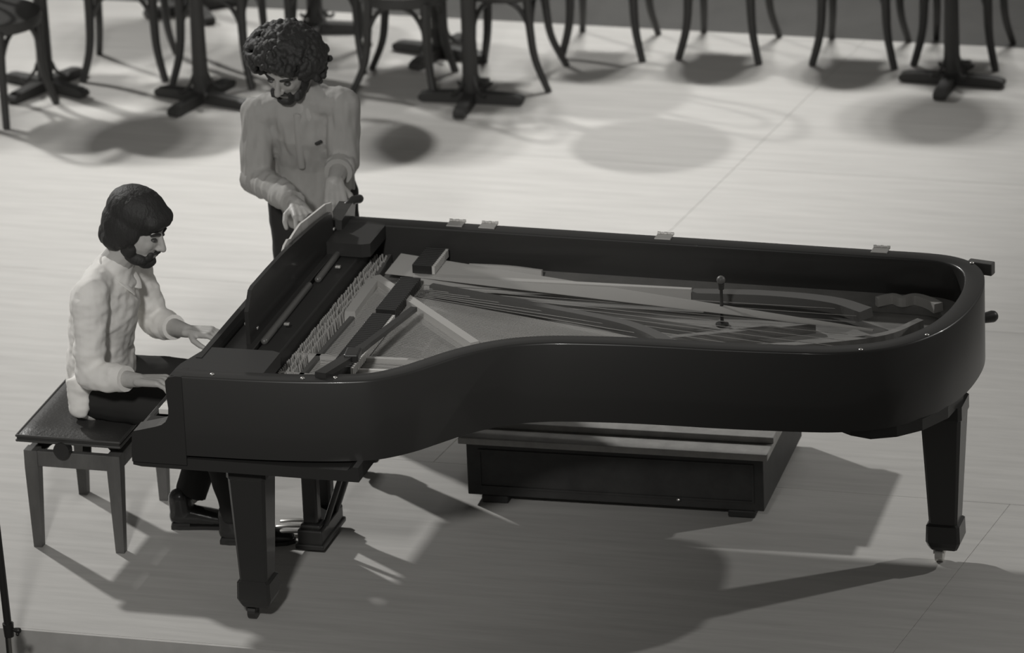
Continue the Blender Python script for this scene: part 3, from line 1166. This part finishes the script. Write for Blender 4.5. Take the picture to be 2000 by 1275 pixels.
tube(bm, [nek - V((0.02, 0, 0.04)), nek + V((0.03, 0, 0.03)), HC - V((0.02, 0, 0.05))], [0.062, 0.056, 0.054], 14)
tube(bm, [pel, wai, che, nek - V((0.015, 0, 0.07)), nek], [(0.150, 0.105), (0.135, 0.095), (0.160, 0.105), (0.125, 0.075), (0.055, 0.05)], 18, side=(0, 1, 0))
for S, Ee, Wr in ((RS, RE, RW), (LS, LE, LW)):
    tube(bm, [nek - V((0.02, 0, 0.05)), S], [0.05, 0.050], 12)
    tube(bm, [S, (S + Ee) / 2, Ee], [0.050, 0.045, 0.037], 12)
    tube(bm, [Ee, Ee.lerp(Wr, 0.35), Wr], [0.038, 0.039, 0.025], 12)
for H, K, A_ in ((RH, RK, RA), (LH, LK, LA)):
    tube(bm, [H, K], [0.080, 0.054], 14)
    tube(bm, [K, K.lerp(A_, 0.3), A_], [0.052, 0.053, 0.036], 12)
hand_mesh(bm, RW, V((0.95, -0.12, 0.10)), (0.05, 0, 1), -1, (22, 34, 22), 1.05)
hand_mesh(bm, LW, V((0.97, -0.10, 0.06)), (0.05, 0, 1), 1, (22, 34, 22), 1.05)
remeshed('body', bm, M_skin, man1, 0.0042, 3)
face_parts(man1, HC, HM, HS)
# hair: full cap down over the ears and nape, straight fringe
bm = bmesh.new()


def EH(x, y, z, rx, ry, rz):
    ball(bm, HC + HM @ (V((x, y, z)) * HS), (rx * HS, ry * HS, rz * HS), HM, 18)


EH(-0.020, 0, 0.062, 0.116, 0.096, 0.092)
EH(-0.060, 0, 0.010, 0.076, 0.092, 0.095)
EH(-0.085, 0, -0.045, 0.046, 0.074, 0.058)
EH(0.060, 0, 0.076, 0.050, 0.076, 0.036)
for sy in (-1, 1):
    EH(-0.030, sy * 0.068, 0.005, 0.060, 0.030, 0.075)
    EH(-0.055, sy * 0.060, -0.048, 0.045, 0.030, 0.040)
    EH(0.012, sy * 0.072, 0.012, 0.026, 0.016, 0.050)
    EH(0.062, sy * 0.045, 0.066, 0.036, 0.034, 0.028)
remeshed('hair', bm, M_hair, man1, 0.005, 3, folds=0.0018, fold_scale=(60, 60, 20), fold_seed=1)
bm = bmesh.new()
EH(0.062, 0, -0.100, 0.036, 0.040, 0.026)
EH(0.083, 0, -0.094, 0.018, 0.026, 0.018)
EH(0.096, 0, -0.049, 0.010, 0.028, 0.007)
for sy in (-1, 1):
    EH(0.036, sy * 0.040, -0.086, 0.046, 0.026, 0.026)
    EH(0.010, sy * 0.060, -0.058, 0.030, 0.018, 0.034)
    EH(0.008, sy * 0.070, -0.020, 0.018, 0.012, 0.036)
    EH(0.082, sy * 0.028, -0.066, 0.012, 0.010, 0.020)
remeshed('beard', bm, M_hair, man1, 0.0045, 2, folds=0.0015, fold_scale=(70, 70, 70), fold_seed=2)
# shirt
bm = bmesh.new()
tube(bm, [V((-0.420, 0.79, 0.520)), V((-0.405, 0.79, 0.60)), V((-0.400, 0.79, 0.70)), V((-0.372, 0.79, 0.86)), V((-0.345, 0.79, 0.965)), V((-0.325, 0.79, 1.010))],
     [(0.170, 0.108), (0.168, 0.120), (0.158, 0.112), (0.178, 0.118), (0.158, 0.092), (0.082, 0.064)], 22, side=(0, 1, 0))
tube(bm, [V((-0.455, 0.70, 0.62)), V((-0.468, 0.660, 0.485))], [(0.060, 0.018), (0.036, 0.012)], 12, side=(0, 1, 0))
tube(bm, [V((-0.435, 0.625, 0.62)), V((-0.432, 0.605, 0.505))], [(0.050, 0.022), (0.034, 0.016)], 12, side=(1, 0, 0))
for S, Ee, Wr, cuff in ((RS, RE, RW, 0.70), (LS, LE, LW, 0.56)):
    tube(bm, [nek - V((0.035, 0, 0.035)), S], [0.056, 0.066], 14)
    tube(bm, [S, S.lerp(Ee, 0.5), Ee], [0.068, 0.061, 0.056], 14)
    tube(bm, [Ee, Ee.lerp(Wr, 0.35), Ee.lerp(Wr, cuff)], [0.056, 0.055, 0.044], 14, dome=False)
sh = remeshed('shirt', bm, M_white, man1, 0.0065, 4, folds=0.009, fold_scale=(12, 12, 20), fold_seed=3)
# collar flaps
for pts in ([(-0.352, 0.79, 1.048), (-0.348, 0.738, 1.040), (-0.318, 0.722, 1.012), (-0.266, 0.742, 0.955), (-0.252, 0.765, 0.925)],
            [(-0.352, 0.79, 1.048), (-0.348, 0.842, 1.040), (-0.318, 0.858, 1.012), (-0.266, 0.835, 0.955), (-0.252, 0.812, 0.925)]):
    bm = bmesh.new()
    tube(bm, spline(pts, 5), [(0.0045, 0.019)] * 21, 10, side=(0.6, 0.0, 0.8))
    obj('collar', bm, M_white, sh, smooth=True)
for S, Ee, Wr, cuff in ((RS, RE, RW, 0.70), (LS, LE, LW, 0.56)):
    bm = bmesh.new()
    a = Ee.lerp(Wr, cuff - 0.10)
    b = Ee.lerp(Wr, cuff + 0.03)
    tube(bm, [a, b], [0.050, 0.047], 16, dome=False)
    obj('cuff', bm, M_white, sh, smooth=True)
bm = bmesh.new()
tube(bm, [pel + V((-0.02, 0, 0.03)), pel + V((-0.022, 0, 0.12))], [(0.156, 0.098), (0.132, 0.080)], 18, side=(0, 1, 0))
tube(bm, [pel + V((-0.03, -0.09, -0.005)), pel + V((-0.03, 0.09, -0.005))], 0.080, 16)
for H, K, A_ in ((RH, RK, RA), (LH, LK, LA)):
    tube(bm, [H, H.lerp(K, 0.5), K], [0.088, 0.080, 0.066], 16)
    tube(bm, [K, K.lerp(A_, 0.4), A_ + V((0, 0, 0.0))], [0.066, 0.066, 0.060], 14, dome=False)
remeshed('trousers', bm, M_trouser, man1, 0.008, 4, folds=0.006, fold_scale=(10, 10, 10), fold_seed=4)
shoe('shoe', man1, (-0.175, 0.795, 0.0), (0.085, 0.860, 0.0))
shoe('shoe', man1, (0.045, 0.700, 0.0), (0.315, 0.745, 0.0))

# ---- standing man --------------------------------------------------------
man2 = thing('person', 'man with bushy curly hair and grey shirt bending over the far corner of the piano', 'person', (0.03, 2.03, 0))
HC2 = V((0.030, 1.795, 1.446))
HM2 = frame((-0.16, -0.83, -0.53), (0.02, -0.53, 0.85))
HS2 = 1.02
p_, w_, c_, n_ = V((0.015, 2.05, 0.90)), V((0.025, 2.02, 1.02)), V((0.045, 1.945, 1.17)), V((0.045, 1.880, 1.325))
RS2, RE2, RW2 = V((-0.130, 1.890, 1.215)), V((-0.138, 1.865, 0.968)), V((0.085, 1.650, 0.955))
LS2, LE2, LW2 = V((0.205, 1.890, 1.268)), V((0.196, 1.880, 1.045)), V((0.222, 1.690, 1.040))
bm = bmesh.new()
head_mesh(bm, HC2, HM2, HS2)
tube(bm, [n_ + V((0, 0.03, -0.03)), HC2 + V((0, 0.04, -0.05))], [0.062, 0.056], 14)
tube(bm, [p_, w_, c_, n_ - V((0, -0.02, 0.07)), n_], [(0.150, 0.100), (0.140, 0.095), (0.165, 0.108), (0.140, 0.078), (0.055, 0.05)], 18, side=(1, 0, 0))
for S, Ee, Wr in ((RS2, RE2, RW2), (LS2, LE2, LW2)):
    tube(bm, [n_ - V((0, -0.02, 0.06)), S], [0.055, 0.052], 12)
    tube(bm, [S, S.lerp(Ee, 0.5), Ee], [0.050, 0.045, 0.037], 12)
    tube(bm, [Ee, Ee.lerp(Wr, 0.35), Wr], [0.038, 0.039, 0.026], 12)
for sx in (-1, 1):
    H, K, A_ = V((0.015 + sx * 0.09, 2.05, 0.88)), V((0.02 + sx * 0.10, 2.04, 0.48)), V((0.02 + sx * 0.11, 2.07, 0.10))
    tube(bm, [H, K], [0.082, 0.054], 14)
    tube(bm, [K, K.lerp(A_, 0.3), A_], [0.053, 0.054, 0.036], 12)
hand_mesh(bm, RW2, V((0.55, -0.80, -0.20)), (0.2, -0.1, 1), 1, (30, 45, 30), 1.05)
hand_mesh(bm, LW2, V((0.24, -0.66, -0.60)), (0.35, -0.45, 0.75), -1, (38, 52, 34), 1.10)
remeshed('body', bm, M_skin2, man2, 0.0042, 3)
face_parts(man2, HC2, HM2, HS2)
# bushy curls
bm = bmesh.new()
rng = random.Random(11)
hcen = HC2 + HM2 @ V((-0.025, -0.012, 0.062))


def curl_ok(q):
    l = HM2.transposed() @ (q - HC2) / HS2
    return not (l.x > 0.040 and l.z < 0.078 and abs(l.y) < 0.085)


ball(bm, HC2 + HM2 @ V((-0.030, 0, 0.056)), (0.116, 0.112, 0.090), HM2, 24)
ball(bm, HC2 + HM2 @ V((-0.065, 0, 0.0)), (0.075, 0.105, 0.095), HM2, 18)
cnt = 0
while cnt < 900:
    u = V((rng.gauss(0, 1), rng.gauss(0, 1), rng.gauss(0, 1))).normalized()
    loc = V((u.x * 0.120, u.y * 0.152, u.z * 0.080 - 0.026 * abs(u.y)))
    q = hcen + HM2 @ loc
    if loc.z < -0.105 or not curl_ok(q):
        continue
    ball(bm, q, rng.uniform(0.008, 0.016), None, 7)
    cnt += 1
for k in range(26):
    l = V((0.085 + rng.uniform(-.012, .008), rng.uniform(-0.06, 0.06), rng.uniform(0.072, 0.098)))
    ball(bm, HC2 + HM2 @ (l * HS2), rng.uniform(0.011, 0.018), None, 8)
for sy in (-1, 1):
    for k in range(110):
        l = V((rng.uniform(-0.09, 0.035), sy * rng.uniform(0.08, 0.138), rng.uniform(-0.03, 0.05)))
        ball(bm, HC2 + HM2 @ (l * HS2), rng.uniform(0.009, 0.017), None, 7)
remeshed('hair', bm, M_hair, man2, 0.0036, 1)
bm = bmesh.new()


def EH(x, y, z, rx, ry, rz):
    ball(bm, HC2 + HM2 @ (V((x, y, z)) * HS2), (rx * HS2, ry * HS2, rz * HS2), HM2, 16)


EH(0.064, 0, -0.106, 0.034, 0.038, 0.024)
EH(0.086, 0, -0.096, 0.014, 0.028, 0.014)
EH(0.094, 0, -0.050, 0.011, 0.030, 0.007)
for sy in (-1, 1):
    EH(0.040, sy * 0.044, -0.092, 0.044, 0.022, 0.024)
    EH(0.016, sy * 0.062, -0.062, 0.030, 0.014, 0.036)
    EH(0.014, sy * 0.072, -0.010, 0.020, 0.010, 0.050)
    EH(0.082, sy * 0.030, -0.070, 0.012, 0.009, 0.022)
remeshed('beard', bm, M_hair, man2, 0.0045, 2, folds=0.003, fold_scale=(70, 70, 70), fold_seed=5)
bm = bmesh.new()
tube(bm, [V((0.015, 2.06, 0.80)), V((0.020, 2.04, 0.92)), V((0.03, 2.01, 1.03)), V((0.045, 1.950, 1.17)), V((0.045, 1.91, 1.255)), V((0.045, 1.895, 1.30))],
     [(0.168, 0.120), (0.170, 0.125), (0.168, 0.120), (0.185, 0.125), (0.165, 0.095), (0.095, 0.070)], 22, side=(1, 0, 0))
for S, Ee, Wr, cuff in ((RS2, RE2, RW2, 0.92), (LS2, LE2, LW2, 0.45)):
    tube(bm, [n_ - V((0, -0.02, 0.05)), S], [0.066, 0.066], 14)
    tube(bm, [S, S.lerp(Ee, 0.5), Ee], [0.067, 0.063, 0.060], 14)
    tube(bm, [Ee, Ee.lerp(Wr, 0.4), Ee.lerp(Wr, cuff)], [0.060, 0.058, 0.050], 14, dome=False)
sh = remeshed('shirt', bm, M_grey, man2, 0.0065, 4, folds=0.011, fold_scale=(24, 14, 7), fold_seed=6)
bm = bmesh.new()
a, b = LE2.lerp(LW2, 0.30), LE2.lerp(LW2, 0.52)
tube(bm, [a, b], [0.0585, 0.053], 16, dome=False)
obj('cuff', bm, M_grey, sh, smooth=True)
bm = bmesh.new()
a, b = RE2.lerp(RW2, -0.06), RE2.lerp(RW2, 0.08)
tube(bm, [a, b], [0.066, 0.064], 16, dome=False)
obj('sleeve_roll', bm, M_grey, sh, smooth=True)
bm = bmesh.new()
tube(bm, [(0.047, 1.824, 1.24), (0.042, 1.842, 1.12), (0.036, 1.870, 1.02)], [(0.015, 0.008)] * 3, 8, side=(1, 0, 0))
obj('placket', bm, M_grey, sh, smooth=True)
bm = bmesh.new()
tube(bm, [(0.112, 1.832, 1.130), (0.130, 1.836, 1.139)], [(0.006, 0.005)] * 2, 8, side=(0, 0, 1))
obj('pocket_mark', bm, M_dark, sh, smooth=True)['label'] = 'small dark mark on the breast pocket'
bm = bmesh.new()
tube(bm, [V((0.015, 2.05, 0.84)), V((0.02, 2.04, 0.98))], [(0.162, 0.112), (0.155, 0.108)], 18, side=(1, 0, 0))
for sx in (-1, 1):
    H, K, A_ = V((0.015 + sx * 0.085, 2.05, 0.86)), V((0.02 + sx * 0.10, 2.04, 0.48)), V((0.02 + sx * 0.11, 2.07, 0.10))
    tube(bm, [H, H.lerp(K, 0.5), K], [0.092, 0.080, 0.066], 16)
    tube(bm, [K, K.lerp(A_, 0.5), A_ - V((0, 0, 0.06))], [0.066, 0.070, 0.078], 14, dome=False)
remeshed('trousers', bm, M_trouser, man2, 0.008, 4, folds=0.006, fold_scale=(10, 10, 10), fold_seed=7)
for sx in (-1, 1):
    shoe('shoe', man2, (0.02 + sx * 0.11, 2.125, 0.0), (0.02 + sx * 0.14, 1.855, 0.0))
